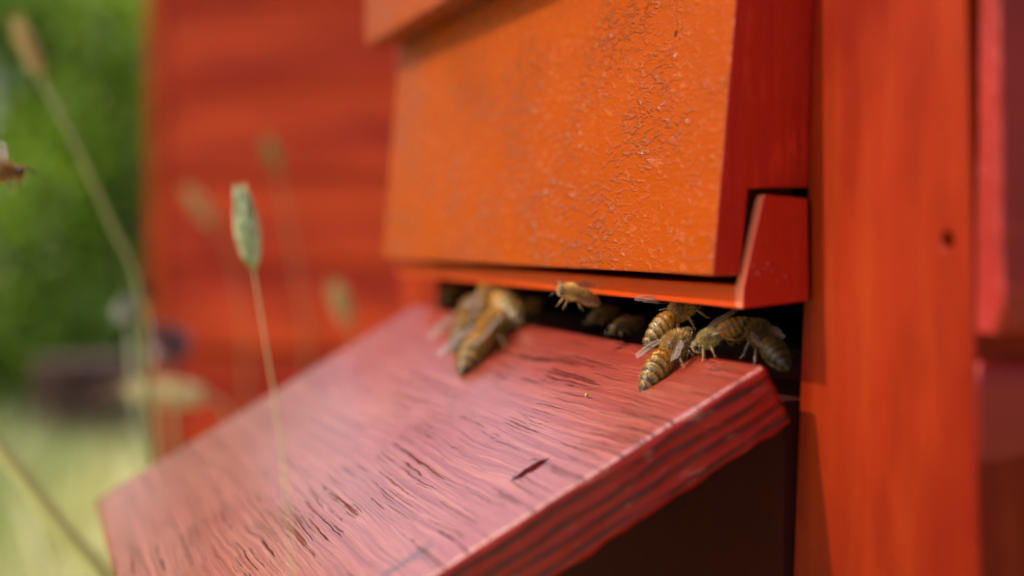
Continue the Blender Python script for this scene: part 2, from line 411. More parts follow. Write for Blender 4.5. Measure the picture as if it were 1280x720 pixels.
    def lap_side(ysurf, sgn, name):
        k0 = -3
        for k in range(k0, 5):
            z0 = zl+k*pitch; z1 = min(z0+pitch+.004, .52) if k != -1 else zl-.0045
            if z0 > .5: break
            bm = bmesh.new()
            o_b, o_t = (.0075, .0028) if k >= 0 else (.0024, .0012)
            yb_, yt_ = ysurf+sgn*o_b, ysurf+sgn*o_t
            if k < 0: yb_ += sgn*-.0002
            x0, x1 = XP+.0004, .44
            nx, nz = 70, 22; g = []
            rn = Vector((k*3.1, sgn, .7))
            for i in range(nx+1):
                col = []
                for j in range(nz+1):
                    fx = (i/nx)**2.2; x = x0+(x1-x0)*fx+(.004*fx if k < 0 else 0); tz = j/nz; z = z0+(z1-z0)*tz
                    y = yb_+(yt_-yb_)*tz + sgn*.0011*noise.fractal(Vector((x*22, 0, z*150))+rn, 1, 2, 4)*(0 if i < 2 else (.25 if k >= 0 else 1))
                    if j == 0: y -= sgn*.0012
                    if i == 0: y -= sgn*.0016
                    col.append(bm.verts.new((x+(.0003*noise.noise(Vector((0, 3, z*60))) if i < 2 else 0), y, z)))
                g.append(col)
            for i in range(nx):
                for j in range(nz): bm.faces.new((g[i][j], g[i+1][j], g[i+1][j+1], g[i][j+1])).smooth = True
            back = ysurf+sgn*.0004
            bk = {}
            for i, j in [(i, 0) for i in range(nx+1)]+[(i, nz) for i in range(nx+1)]+[(i, j) for i in (0, nx) for j in range(1, nz)]:
                c = g[i][j].co; bk[i, j] = bm.verts.new((c.x, back, c.z))
            for i in range(nx):
                bm.faces.new((g[i][0], bk[i, 0], bk[i+1, 0], g[i+1][0])); bm.faces.new((g[i][nz], g[i+1][nz], bk[i+1, nz], bk[i, nz]))
            for j in range(nz):
                bm.faces.new((g[0][j], g[0][j+1], bk[0, j+1], bk[0, j])); bm.faces.new((g[nx][j], bk[nx, j], bk[nx, j+1], g[nx][j+1]))
            bmesh.ops.recalc_face_normals(bm, faces=bm.faces)
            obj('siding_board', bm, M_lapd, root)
    # flat side panels behind the siding
    bm = bmesh.new(); box(bm, XP+.0203, .44, y_n+.008, y_n+.0118, -.26, .52); obj('side_panel', bm, M_body, root)
    bm = bmesh.new(); box(bm, XP+.0203, .44, y_f-.0115, y_f, -.26, .52); obj('side_panel', bm, M_body, root)
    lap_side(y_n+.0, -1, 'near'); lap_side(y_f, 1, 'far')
    # legs of the stand
    for x in (.04, .40):
        for y in (y_n+.03, y_f-.03):
            bm = bmesh.new(); box(bm, x-.025, x+.025, y-.025, y+.025, ZG-.03, -.2402); bevel(obj('leg', bm, M_body, root), .002)
    # landing board in its own frame: x along the hinge, y outward, z normal
    T = .0125
    c_no = board_local(PB(520, 735)); c_fo = board_local(PB(119, 627)); c_fi = board_local(PB(509, 386))
    W0, OUT = 0.0, c_fo[1]; Wi, Wo = c_fi[0], c_fo[0]
    bm = bmesh.new()
    nx, ny = 90, 120; nzz = 16
    rows = []
    def edge_x(fy):  # near edge wanders a little
        return 0.0 + .0006*noise.noise(Vector((fy*9, 2, 0)))
    top = []
    for i in range(nx+1):
        r_ = []
        for j in range(ny+1):
            fy = j/ny; y = OUT*fy; xa = edge_x(fy)*1.0; xb2 = Wi+(Wo-Wi)*fy; x = xa+(xb2-xa)*(i/nx)**1.3
            z = .0006*noise.noise(Vector((x*8, y*14, 1)))
            if i == 0 or j == ny: z -= .0004
            r_.append(bm.verts.new((x, y, z)))
        top.append(r_)
    for i in range(nx):
        for j in range(ny): bm.faces.new((top[i][j], top[i+1][j], top[i+1][j+1], top[i][j+1])).smooth = True
    # near side with ply layers as relief
    side = [[top[0][j] for j in range(ny+1)]]
    rl = Vector((5, 5, 5))
    for k in range(1, nzz+1):
        r_ = []
        zz = -T*k/nzz
        for j in range(ny+1):
            y = OUT*j/ny
            lay = math.sin(zz*2*math.pi/.0029)
            dx = -.00022*lay + .00045*noise.fractal(Vector((y*70, zz*700, 3)), 1, 2, 4)
            z2 = zz + (.0006*noise.fractal(Vector((y*160, 9, 3)), 1, 2, 3) if k == nzz else 0)
            x0 = edge_x(j/ny) - .0004 + dx + (.0003 if k == nzz else 0)
            r_.append(bm.verts.new((x0, y, z2)))
        side.append(r_)
    for k in range(nzz):
        for j in range(ny):
            f = bm.faces.new((side[k][j], side[k][j+1], side[k+1][j+1], side[k+1][j])); f.material_index = 1; f.smooth = True
    bot_far = [bm.verts.new((Wi+(Wo-Wi)*j/ny, OUT*j/ny, -T)) for j in range(ny+1)]
    for j in range(ny):
        f = bm.faces.new((side[-1][j], side[-1][j+1], bot_far[j+1], bot_far[j])); f.material_index = 1
        f = bm.faces.new((top[nx][j], bot_far[j], bot_far[j+1], top[nx][j+1])); f.material_index = 1
    def cap(jj):
        loop = [top[i][jj] for i in range(nx+1)] + [bot_far[jj]] + [side[k][jj] for k in range(nzz, 0, -1)]
        f = bm.faces.new(loop); f.material_index = 1
    cap(0); cap(ny)
    bmesh.ops.recalc_face_normals(bm, faces=bm.faces)
    fr = Matrix((Vector((0, 1, 0)), BO, Vector((0, 1, 0)).cross(BO))).transposed().to_4x4()
    if Vector((0, 1, 0)).cross(BO).z < 0:
        fr = Matrix((Vector((0, 1, 0)), BO, BN)).transposed().to_4x4()
    obj('landing_board', bm, [M_board, M_edge], root, mw=fr)
    return root
hive = hive_proto()
hive2 = copy_tree(hive); hive2.location = H + Vector((.032, 1.68, -.125)); hive2.rotation_euler.z = R(-31)
hive2['label'] = 'blurred red beehive standing farther back, its lap siding facing the camera beside the green bushes'
for ch in [c for c in C.objects if c.parent == hive2 and c.name.startswith('landing_board')]:
    ch.data = ch.data.copy(); ch.data.materials.clear()
    mb = mat_red('brown_stained_board', (.075, .022, .022), (.12, .04, .04), .5, (.15, 1, 1), 200, .0003, .3); ch.data.materials.append(mb); ch.data.materials.append(mb)
    ch['label'] = 'dark purple-brown weathered landing board'
for ch in [c for c in C.objects if c.parent == hive2 and c.name.startswith('siding_board')]:
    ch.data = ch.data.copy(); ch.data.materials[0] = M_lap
bm = bmesh.new(); box(bm, XP-.0005, XP+.022, -.0508-.0085, -.0510, -.26, .52); bevel(obj('corner_trim', bm, M_slide, hive2), .001)

# ================================================================= VEGETATION
M_bush = mat_leaf('bush_leaf', (.03, .09, .007), (.32, .50, .03), .4)
M_grass = mat_leaf('grass_blade', (.20, .32, .05), (.85, .76, .42), .3)
M_bark = mat_plain('bark', (.09, .06, .04), .9, .4, 30, .004)
M_spike = mat_leaf('seed_head_green', (.10, .20, .04), (.66, .66, .42), .35)
M_stem = mat_leaf('grass_stem', (.22, .26, .10), (.42, .40, .18), .2)
M_straw = mat_leaf('dry_straw', (.50, .34, .15), (.70, .55, .30), .25)

def leaf_cloud(name, mat, parent, clumps, n, size, seed, flat=.6):
    rr = random.Random(seed); vs = []; fs = []; tone = []
    tot = sum(c[3]**2 for c in clumps)
    for (cx, cy, cz, r) in clumps:
        ct = rr.uniform(.1, .9)
        for _ in range(int(n*r*r/tot)):
            d = Vector((rr.gauss(0, 1), rr.gauss(0, 1), rr.gauss(0, 1))).normalized()*r*(rr.random()**.45)*rr.uniform(.75, 1.12)
            p = Vector((cx, cy, cz)) + d
            a = Vector((rr.gauss(0, 1), rr.gauss(0, 1), rr.gauss(0, flat))).normalized(); b = a.orthogonal().normalized()
            b = (b*math.cos(q := rr.uniform(0, 6.28)) + a.cross(b)*math.sin(q))
            s = size*rr.uniform(.6, 1.3); i = len(vs)
            vs += [p-a*s, p+b*s*.36, p+a*s, p-b*s*.36]; fs.append((i, i+1, i+2, i+3)); tone.append(min(1, max(0, ct+rr.gauss(0, .22))))
    me = bpy.data.meshes.new(name); me.from_pydata(vs, [], fs)
    at = me.attributes.new('tone', 'FLOAT', 'FACE'); at.data.foreach_set('value', tone)
    return obj(name, me, mat, parent)
def bush(x, y, rad, hgt, seed, label, n=3200, size=.04):
    e = empty('bush', (x, y, 0), label, 'bush', 'bushes behind the beehives')
    rr = random.Random(seed); cl = []
    for k in range(16):
        z = rr.uniform(.12, 1)*hgt; r = rad*rr.uniform(.28, .5)*(1-.35*z/hgt)
        a = rr.uniform(0, 6.28); q = rad*rr.uniform(.1, .75)*(1-.4*z/hgt)
        cl.append((math.cos(a)*q, math.sin(a)*q, min(z, hgt-r), r))
    leaf_cloud('crown', M_bush, e, cl, n, size, seed)
    bm = bmesh.new()
    for k in range(7):
        c = cl[k]; p0 = Vector((rr.uniform(-.06, .06), rr.uniform(-.06, .06), -.05)); p1 = Vector(c[:3])
        m_ = p0.lerp(p1, .5)+Vector((0, 0, .1)); tube(bm, [p0, m_, p1], [.022, .014, .005], 6)
    obj('trunk', bm, M_bark, e)
def az(deg, d): return d*math.sin(R(deg)), d*math.cos(R(deg))
for k, (a, d, rad, hgt, lab) in enumerate([
    (-.5, 5.2, .75, 1.62, 'green bush at the left edge behind the grass, its crown dark low down'),
    (4.6, 5.0, .8, 1.75, 'bright green bush beside the corner of the farther red beehive'),
    (-9.5, 5.8, .95, 2.7, 'leafy bush just outside the left of the picture'),
    (-16.5, 5.0, .85, 2.9, 'leafy bush beyond the left of the picture near the meadow edge'),
    (-24.5, 5.6, .7, 1.5, 'broad bush far to the left beyond the meadow'),
    (-34, 5.0, 1.0, 2.8, 'rounded bush at the far left of the meadow'),
    (3.4, 7.0, .9, 1.35, 'low bush between the edge bush and the farther red beehive'),
    (-12, 9.5, 1.9, 4.6, 'unseen tall dark bush added beyond the left of the picture, first of a row'),  # unseen row added to darken what the front board reflects
    (-22, 9.5, 2.0, 5.0, 'unseen tall dark bush added beyond the left of the picture, second of a row'),
    (-33, 9.5, 2.0, 4.8, 'unseen tall dark bush added beyond the left of the picture, third of a row'),
    (-44, 9.5, 2.0, 4.8, 'unseen tall dark bush added beyond the left of the picture, fourth of a row'),
    (.2, 8.5, 1.6, 2.5, 'tall bush behind the other bushes at the left edge')]):
    x, y = az(a, d); bush(x, y, rad, hgt, 40+k, lab, 5200 if k < 2 or k > 5 else 3800, .035 if d < 8 else .085)

TR = empty('tree', (-2.3, 2.6, 0), 'small leafy tree beyond the left of the picture, dappling the farther hive with shade', 'tree')
rt_ = random.Random(9); cl = []
for k in range(20):
    tgt = Vector((rt_.uniform(.14, .40), 1.86, 1.15-.62*rt_.random()**1.25)); p = tgt + sv*rt_.uniform(1.9, 2.6) - Vector((-2.3, 2.6, 0))
    cl.append((p.x, p.y, p.z, rt_.uniform(.05, .11)))
leaf_cloud('crown', M_bush, TR, cl, 620, .035, 77)
bm = bmesh.new(); tube(bm, [Vector((0, 0, -.05)), Vector((.1, .02, 1.0)), Vector((.35, .05, 2.0)), Vector((.8, .3, 2.9))], [.05, .04, .03, .012], 8)
for c in cl: tube(bm, [Vector((.35, .05, 2.0)).lerp(Vector((.8, .3, 2.9)), rt_.random()), Vector(c[:3])], [.012, .004], 5)
obj('trunk', bm, M_bark, TR)
P = D(118, 440, 4.0)
st = empty('tree_stump', (P.x, P.y, -.05), 'blurred dark brown tree stump in the grass left of the farther hive', 'stump')
bm = bmesh.new(); nn = 40
def ringv(z, r): return [bm.verts.new((math.cos(a)*r*(1+.08*noise.noise(Vector((math.cos(a)*2, math.sin(a)*2, 1)))), math.sin(a)*r*.8, z)) for a in [k*2*math.pi/nn for k in range(nn)]]
rg = [ringv(0, .20), ringv(.2, .175), ringv(.40, .165), ringv(.415, .16)]
for a, b in zip(rg, rg[1:]):
    for k in range(nn): bm.faces.new((a[k], a[(k+1) % nn], b[(k+1) % nn], b[k]))
obj('bark_side', bm, mat_plain('dark_bark', (.07, .028, .018), .9, .5, 25, .01), st)
bm = bmesh.new(); rv = ringv(.4155, .159); bm.faces.new(rv); obj('cut_top', bm, mat_plain('weathered_cut_wood', (.26, .14, .11), .8, .3, 30, .002), st)
# meadow grass: one mass
def blades():
    rr = random.Random(3); vs = []; fs = []; tone = []
    for _ in range(26000):
        y = rr.uniform(1.4, 6.5); x = rr.uniform(-.32, .14)*y*1.1 + rr.gauss(0, .1)
        if H.x-.02 < x < H.x+.5 and 1.75 < y < 2.4: continue
        z = ground_h(x, y); patch = noise.noise(Vector((x*1.7, y*1.7, 4)))
        h = rr.uniform(.08, .30)*(1+.5*patch); b = Vector((x, y, z)); a = rr.uniform(0, 6.28)
        wv = Vector((math.cos(a), math.sin(a), 0))*rr.uniform(.002, .005)
        ln = Vector((rr.gauss(0, .35), rr.gauss(0, .35), 0))*h
        i = len(vs); m_ = b+Vector((0, 0, h*.6))+ln*.35; tp = b+Vector((0, 0, h))+ln
        vs += [b-wv, b+wv, m_+wv*.8, m_-wv*.8, tp]; fs += [(i, i+1, i+2, i+3), (i+3, i+2, i+4)]
        t_ = min(1, max(0, .58+1.5*patch+rr.gauss(0, .28))); tone += [t_, t_]
    me = bpy.data.meshes.new('grass'); me.from_pydata(vs, [], fs)
    me.attributes.new('tone', 'FLOAT', 'FACE').data.foreach_set('value', tone)
    return me
tag(obj('meadow_grass', blades(), M_grass), 'sunlit green and straw coloured meadow grass around the beehives', 'grass', kind='stuff')

def set_tone(o, f):
    me = o.data; a = me.attributes.new('tone', 'FLOAT', 'FACE')
    rr = random.Random(len(me.polygons)); a.data.foreach_set('value', [f(p, rr) for p in me.polygons])
def stem_plant(name, label, cat, head0, head1, down, rh, rs, mh, ms, seed=1, nb=150, group='grass stems by the landing board', leafsize=2.6, tone=.6, open_=.45):
    """seed head from tip head0 to its base head1, stem on through the points of down"""
    base = down[-1].copy(); base.z = min(base.z, .0)
    e = empty(name, base, label, cat, group); off = -base
    rr = random.Random(seed)
    bm = bmesh.new(); 
    dn = down[:-1]+[down[-2].lerp(down[-1], .12)+(down[-2]-down[-3]).normalized()*.012, down[-2].lerp(down[-1], .5)+(down[-2]-down[-3]).normalized()*.012, down[-1]] if len(down) > 2 else down
    pts = [head1+(head1-head0)*-.3]+[head1]+dn
    # smooth the stem
    P = []
    for i in range(len(pts)-1):
        p0 = pts[max(i-1, 0)]; p1 = pts[i]; p2 = pts[i+1]; p3 = pts[min(i+2, len(pts)-1)]; sl_ = (p2-p1).length
        if (p1-p0).length > 1.5*sl_: p0 = p1+(p0-p1).normalized()*1.5*sl_
        if (p3-p2).length > 1.5*sl_: p3 = p2+(p3-p2).normalized()*1.5*sl_
        for k in range(8):
            t = k/8; P.append(.5*((2*p1)+(p2-p0)*t+(2*p0-5*p1+4*p2-p3)*t*t+(3*p1-p0-3*p2+p3)*t**3))
    P.append(pts[-1])
    tube(bm, [p+off for p in P], [rs*(.55+.45*i/len(P)) for i in range(len(P))], 7)
    s = obj('stem', bm, ms, e); set_tone(s, lambda p, r: r.uniform(.3, .7))
    if rh:
        ax = (head0-head1); Ln = ax.length; ax.normalize(); u = ax.orthogonal().normalized(); v = ax.cross(u)
        bm = bmesh.new(); tn = []
        core = [head1+ax*Ln*t/10+off for t in range(11)]
        tube(bm, core, [max(.0001, rh*.62*math.sin(math.pi*min(1, .08+t/10*.9))**.8) for t in range(11)], 8)
        while len(tn) < len(bm.faces): tn.append(tone*.5)
        for k in range(nb):
            t = (k+.5)/nb; a = k*2.39996; r = rh*math.sin(math.pi*(.06+.9*t))**.8
            d = u*math.cos(a)+v*math.sin(a); p = head1+ax*Ln*t*.93+d*r*.5+off
            dr = (ax*1.0+d*open_).normalized(); sd_ = dr.cross(d).normalized(); l = rh*leafsize*rr.uniform(.7, 1.1); ww = rh*.32
            q = [bm.verts.new(p-sd_*ww*.5), bm.verts.new(p+dr*l*.4-sd_*ww+d*rh*.15), bm.verts.new(p+dr*l), bm.verts.new(p+dr*l*.4+sd_*ww+d*rh*.15), bm.verts.new(p+sd_*ww*.5), bm.verts.new(p+dr*l*.4+d*rh*.4)]
            bm.faces.new((q[0], q[1], q[5])); bm.faces.new((q[1], q[2], q[5])); bm.faces.new((q[2], q[3], q[5])); bm.faces.new((q[3], q[4], q[5]))
            tt = min(1, max(0, tone + rr.gauss(0, .25) + (.25 if math.cos(a) > 0 else -.25))); tn += [tt]*4
        o = obj('seed_head', bm, mh, e)
        o.data.attributes.new('tone', 'FLOAT', 'FACE').data.foreach_set('value', tn[:len(o.data.polygons)])
    return e
def gnd(P, dx=0, dy=0): return Vector((P.x+dx, P.y+dy, 0))
# nearest seed head, nearly in focus; its stem runs down past the near end of the board
q = D(366, 722, .228)
stem_plant('meadow_plant', 'slender stem with the sharpest green and cream seed head, standing before the landing board', 'grass stem',
    D(303, 250, .2385), D(317, 338, .2385), [D(331, 425, .2375), D(350, 545, .236), q, gnd(q, .0, -.05)],   .0022, .00025, M_spike, M_straw, 5, 120, tone=.78, leafsize=1.9, open_=.14)
q = D(172, 352, .62)
stem_plant('meadow_plant', 'tall blurred stem leaning across the bushes with a pale tip at upper left', 'grass stem',
    D(22, 30, .6), D(52, 98, .6), [D(95, 180, .6), D(140, 280, .61), q, D(184, 470, .64), gnd(q, .01, .02)],   .0032, .0017, M_straw, M_stem, 6, 60, tone=.2)
q = D(443, 425, .85)
stem_plant('meadow_plant', 'stem with a yellow-tan seed head rising just above the far edge of the landing board', 'grass stem',
    D(420, 362, .85), D(436, 408, .85), [D(447, 440, .86), gnd(q, .01, .03)], .0042, .0009, M_straw, M_stem, 7, 60, tone=.35)
q = D(352, 240, 1.1)
stem_plant('meadow_plant', 'faint dull green seed head before the upper planks of the farther hive', 'grass stem',
    D(335, 178, 1.1), D(347, 215, 1.1), [q, D(380, 400, 1.1), gnd(q, .03, .03)], .0036, .0007, M_spike, M_stem, 8, 60, tone=.3)
q = D(290, 320, 1.25)
stem_plant('meadow_plant', 'drooping faint tan seed head left of the sharp one, before the farther hive', 'grass stem',
    D(235, 238, 1.25), D(270, 285, 1.25), [q, D(305, 420, 1.25), gnd(q, .02, .02)], .0045, .0008, M_straw, M_stem, 9, 60, tone=.2)
q = D(140, 745, .5)
stem_plant('meadow_plant', 'broad pale yellow-green blade leaning in from the lower left corner', 'grass stem',
    D(-40, 520, .5), D(-20, 535, .5), [D(30, 600, .5), D(82, 665, .5), q, gnd(q, .03, 0)], .0, .0040, M_spike, mat_leaf('pale_blade', (.62, .60, .20), (.75, .70, .32), .3), 10)
q = D(262, 640, .95)
stem_plant('meadow_plant', 'bent straw coloured dry stem tip lying level behind the landing board', 'grass stem',
    D(166, 488, .95), D(262, 496, .95), [D(285, 520, .95), q, gnd(q)], .0085, .0016, M_straw, M_straw, 11, 60, leafsize=1.5, tone=.7)
# clover, knapweed and stone
def flower(name, label, cat, c, r, col, stemcol, n=140, seed=1, petal=None):
    base = Vector((c.x+.02, c.y+.02, 0)); e = empty(name, base, label, cat); rr = random.Random(seed)
    bm = bmesh.new(); bmesh.ops.create_icosphere(bm, subdivisions=2, radius=r*.6, matrix=Matrix.Translation(c-base))
    for k in range(n):
        d = Vector((rr.gauss(0, 1), rr.gauss(0, 1), rr.gauss(.3, 1))).normalized(); s_ = d.orthogonal().normalized()*r*.16; p = c-base+d*r*.4
        bm.faces.new([bm.verts.new(x) for x in (p-s_, p+d*r*.6-s_*.9, p+d*r*.75, p+d*r*.6+s_*.9, p+s_)])
    obj('flower_head', bm, mat_plain(name+'_petal', col, .6, .3, 400), e)
    bm = bmesh.new(); tube(bm, [c-base, (c-base)*.6+Vector((.006, 0, 0)), Vector((0, 0, 0))], [.0012, .0014, .0016], 7)
    o = obj('stem', bm, stemcol, e); set_tone(o, lambda p, r_: .3); return e
flower('clover_flower', 'round white clover flower beside the corner of the farther hive', 'flower', D(162, 388, .8), .008, (.34, .34, .28), M_stem, seed=2)
flower('withered_flower', 'small dark withered flower head hanging above the white clover', 'flower', D(181, 364, .82), .0055, (.10, .06, .04), M_stem, seed=3)
flower('purple_flower', 'dull purple-grey flower head before the low corner of the farther hive', 'flower', D(208, 432, 1.0), .015, (.30, .15, .16), M_stem, seed=4)
bm = bmesh.new(); bmesh.ops.create_icosphere(bm, subdivisions=3, radius=.09)
for v in bm.verts: v.co *= 1+.25*noise.noise(v.co*12); v.co.z *= .6
sx = D(60, 640, 3.2); o = obj('field_stone', bm, mat_plain('pale_stone', (.42, .42, .40), .9, .25, 20, .01)); smooth(o); o.location = (sx.x, sx.y, .06)
tag(o, 'pale grey stone lying in the grass at lower left', 'stone')

# ================================================================= BEES
def mat_bee():
    t = NT('bee_cuticle'); a = t.n('Attribute', attribute_name='tint')
    return t.set(Base_Color=a.outputs['Color'], Roughness=.5)
def mat_fur():
    t = NT('bee_fur'); a = t.n('Attribute', attribute_name='tint')
    return t.set(Base_Color=a.outputs['Color'], Roughness=.7)
def mat_wing():
    t = NT('bee_wing'); t.set(Base_Color=(.42, .33, .27), Roughness=.18, Specular_IOR_Level=.9)
    tr = t.n('BsdfTransparent'); tr.inputs[0].default_value = (.88, .80, .72, 1)
    ms = t.n('MixShader'); ms.inputs[0].default_value = .30
    t.l(tr.outputs[0], ms.inputs[1]); t.l(t.b.outputs[0], ms.inputs[2]); t.l(ms.outputs[0], t.out.inputs[0]); return t.m
M_bee, M_fur, M_wing = mat_bee(), mat_fur(), mat_wing()
M_eye = mat_plain('bee_eye', (.016, .010, .008), .18, .3, 900)
M_vein = mat_plain('bee_wing_vein', (.12, .06, .03), .4)
AB = [(0.55, .55), (.3, .75), (0, 1.25), (-.6, 1.75), (-1.5, 2.02), (-2.5, 2.08), (-3.6, 1.98), (-4.7, 1.7), (-5.7, 1.3), (-6.5, .85), (-7.05, .42), (-7.3, .12)]
def interp(tab, x):
    if x >= tab[0][0]: return tab[0][1]
    for (a, ra), (b, rb_) in zip(tab, tab[1:]):
        if x >= b: return ra+(rb_-ra)*(a-x)/(a-b)
    return tab[-1][1]
def bee_wing_mesh(Lw, W, hind=False):
    bm = bmesh.new(); n = 14; up_, lo_ = [], []
    for i in range(n+1):
        t = i/n
        if not hind: a = W*.14*math.sin(math.pi*t)**.6*(1 if t < 1 else 0)+W*.04; b = -W*(.10+.80*(t**1.2))*(1-t**6)**.5
        else: a = W*.18*math.sin(math.pi*t)+.02; b = -W*(.12+.8*math.sin(math.pi*min(1, t*.72+.1)))*(1-t**5)**.5
        zz = .10*math.sin(t*9)*W*.3
        up_.append(bm.verts.new((t*Lw, a*(1-t**8), zz))); lo_.append(bm.verts.new((t*Lw*.98, b, -zz*.5)))
    for i in range(n): f = bm.faces.new((up_[i], lo_[i], lo_[i+1], up_[i+1])); f.smooth = True
    def vein(pts, r): tube(bm, [Vector(p) for p in pts], r, 5, 1)
    vein([(0, 0, .02), (Lw*.5, W*.12, .04), (Lw*.92, W*.04, .02)], .075 if not hind else .05)
    vein([(0, -.05, .02), (Lw*.3, -W*.25, .03), (Lw*.62, -W*.42, .02), (Lw*.82, -W*.3, .02)], .04)
    vein([(Lw*.28, -W*.22, .02), (Lw*.35, -W*.6, .0), (Lw*.55, -W*.72, 0)], .03)
    vein([(Lw*.5, W*.1, .03), (Lw*.62, -W*.40, .02), (Lw*.6, -W*.7, .0)], .03)
    vein([(Lw*.66, W*.1, .03), (Lw*.80, -W*.3, .02)], .03)
    return bm
def make_bee(label, head, tail, up, wings=(20, 20, 8), bend=1.2, seed=1, tone=(1, 1, 1), legs=True, group='honey bees at the entrance', legdrop=2.4, turn=0, fuzz=1.0, fluff=(.66, .40, .09), sc=None, slim=.87, wl=1.0):
    rr = random.Random(seed)
    X = (head-tail); Ln = X.length; X.normalize(); Z = (up-X*up.dot(X)).normalized(); Y = Z.cross(X)
    s = (Ln/13.4) if sc is None else sc
    root = empty('honey_bee', (0, 0, 0), label, 'bee', group); root.empty_display_size = 1
    org = head - X*6.1*s
    root.matrix_world = Matrix.Translation(org) @ Matrix((X, Y, Z)).transposed().to_4x4() @ Matrix.Diagonal((s, s*slim, s*slim, 1))
    def bz(x): return -bend*(max(0, .4-x)/7)**1.6
    # --- body, grown into one surface
    bm = bmesh.new()
    def lathe(prof, n=20, zoff=0, sy=1, sz=1):
        rings = []
        for (x, r) in prof: rings.append([bm.verts.new((x, math.cos(k*2*math.pi/n)*r*sy, zoff+bz(x)+math.sin(k*2*math.pi/n)*r*sz)) for k in range(n)])
        for a, b in zip(rings, rings[1:]):
            for k in range(n): bm.faces.new((a[k], a[(k+1) % n], b[(k+1) % n], b[k]))
        bm.faces.new(rings[0]); bm.faces.new(rings[-1][::-1])
    seg = []
    for i in range(44):
        x = .55-7.85*i/43; r = interp(AB, x); ph = ((.2-x)/1.22) % 1.0
        r *= 1+.035*(1-ph) if x < .1 else 1
        seg.append((x, r))
    lathe(seg, 22, 0, 1.0, .93)
    lathe([(4.5, .3), (4.35, .95), (3.9, 1.5), (3.2, 1.9), (2.4, 2.02), (1.6, 1.9), (.9, 1.5), (.45, .9), (.3, .4)], 20, .15, 1, .95)
    hd = turn
    hm = Matrix.Translation((5.15, 0, -.35)) @ Matrix.Rotation(R(hd), 4, 'Z') @ Matrix.Rotation(R(18), 4, 'Y')
    for (c, rad) in (((0, 0, 0), (.95, 1.75, 1.45)), ((.25, 0, -1.05), (.62, .95, .95)), ((-.6, 0, .1), (.7, .6, .6))):
        bmesh.ops.create_icosphere(bm, subdivisions=3, radius=1, matrix=hm @ Matrix.Translation(c) @ Matrix.Diagonal((*rad, 1)))
    # tongue
    tube(bm, [hm @ Vector((.3, 0, -1.6)), hm @ Vector((.2, 0, -2.4)), hm @ Vector((0, 0, -2.9))], [.28, .2, .12], 6)
    legtips = []
    if legs:
        for i, (lx, ang, le) in enumerate(((3.5, 55, 1.0), (2.5, 95, 1.05), (1.4, 140, 1.35))):
            for sg in (-1, 1):
                a = R(ang+rr.uniform(-16, 16)); d = Vector((math.cos(a), sg*math.sin(a), 0))
                p0 = Vector((lx, sg*.9, -1.1)); p1 = p0+d*1.5*le+Vector((0, 0, .35+rr.uniform(-.2, .3))); p2 = p1+d*1.1*le+Vector((0, 0, -1.2))
                p3 = Vector((p2.x+d.x*.6, p2.y+d.y*.5, -legdrop)); p4 = p3+d*.9+Vector((0, 0, -.08))
                wd = 1.35 if i == 2 else 1
                tube(bm, [p0, p1, p2*.7+p1*.3, p2, p3, p4], [.34, .27, .30*wd, .26*wd, .17, .12], 7)
    bmesh.ops.recalc_face_normals(bm, faces=bm.faces)
    tmp = obj('tmp', bm); md = tmp.modifiers.new('r', 'REMESH'); md.mode = 'VOXEL'; md.voxel_size = .125
    sm_ = tmp.modifiers.new('s', 'SMOOTH'); sm_.factor = .5; sm_.iterations = 2
    dg = bpy.context.evaluated_depsgraph_get(); dg.update()
    me = bpy.data.meshes.new_from_object(tmp.evaluated_get(dg)); bpy.data.objects.remove(tmp); me.name = 'body'
    cols = []; kinds = []
    black = Vector((.030, .015, .007)); amber = Vector((.55, .24, .02)); pale = Vector((.40, .27, .08)); brown = Vector((.16, .085, .03))
    hc = hm.translation
    for v in me.vertices:
        c = v.co; rad = math.hypot(c.y, (c.z-bz(c.x)))
        if c.x < .35 and rad < interp(AB, c.x)+.28 and (c.x < .1 or rad < 1.2):
            ph = (.2-c.x)/1.22; k = int(ph); f = ph-k; wob = .10*math.sin(3*math.atan2(c.y, c.z)) + .30*noise.noise(c*2.3+Vector((seed, 0, 0)))
            lim = [.85, .74, .60, .52, .44, .30, .12][max(0, min(6, k))]+wob
            b_ = amber.lerp(pale, min(1, max(0, (k-.6)/2.5)))
            col = b_ if f < lim else black.lerp(amber, .20 if k < 3 else .06)
            edge_ = abs(f-lim)
            if edge_ < .10: col = b_.lerp(black, .5)
            if c.z-bz(c.x) < -interp(AB, c.x)*.55: col = col.lerp(amber*.7, .6)
            if f < .14 and k > 0: col = col.lerp(pale, .5)
            kinds.append(2 if f < lim else 3)
        elif (c-hc).length < 2.4 and c.x > 4.2 and c.z > -2.1: col = Vector((.10, .065, .035)); kinds.append(1)
        elif abs((c-Vector((2.4, 0, .15))).length) < 2.35 and c.z > -1.75: col = Vector((.10, .06, .03)); kinds.append(0)
        else: col = brown.lerp(Vector((.32, .14, .04)), .5+.5*math.sin(c.z*2.2+c.x)); kinds.append(4)
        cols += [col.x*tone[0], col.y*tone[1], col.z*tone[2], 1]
    me.color_attributes.new('tint', 'FLOAT_COLOR', 'POINT').data.foreach_set('color', cols)
    body = obj('body', me, M_bee, root); smooth(body)
    # --- fur
    fv, ff, fc = [], [], []
    V = me.vertices; N_ = len(V); fl = Vector(fluff)
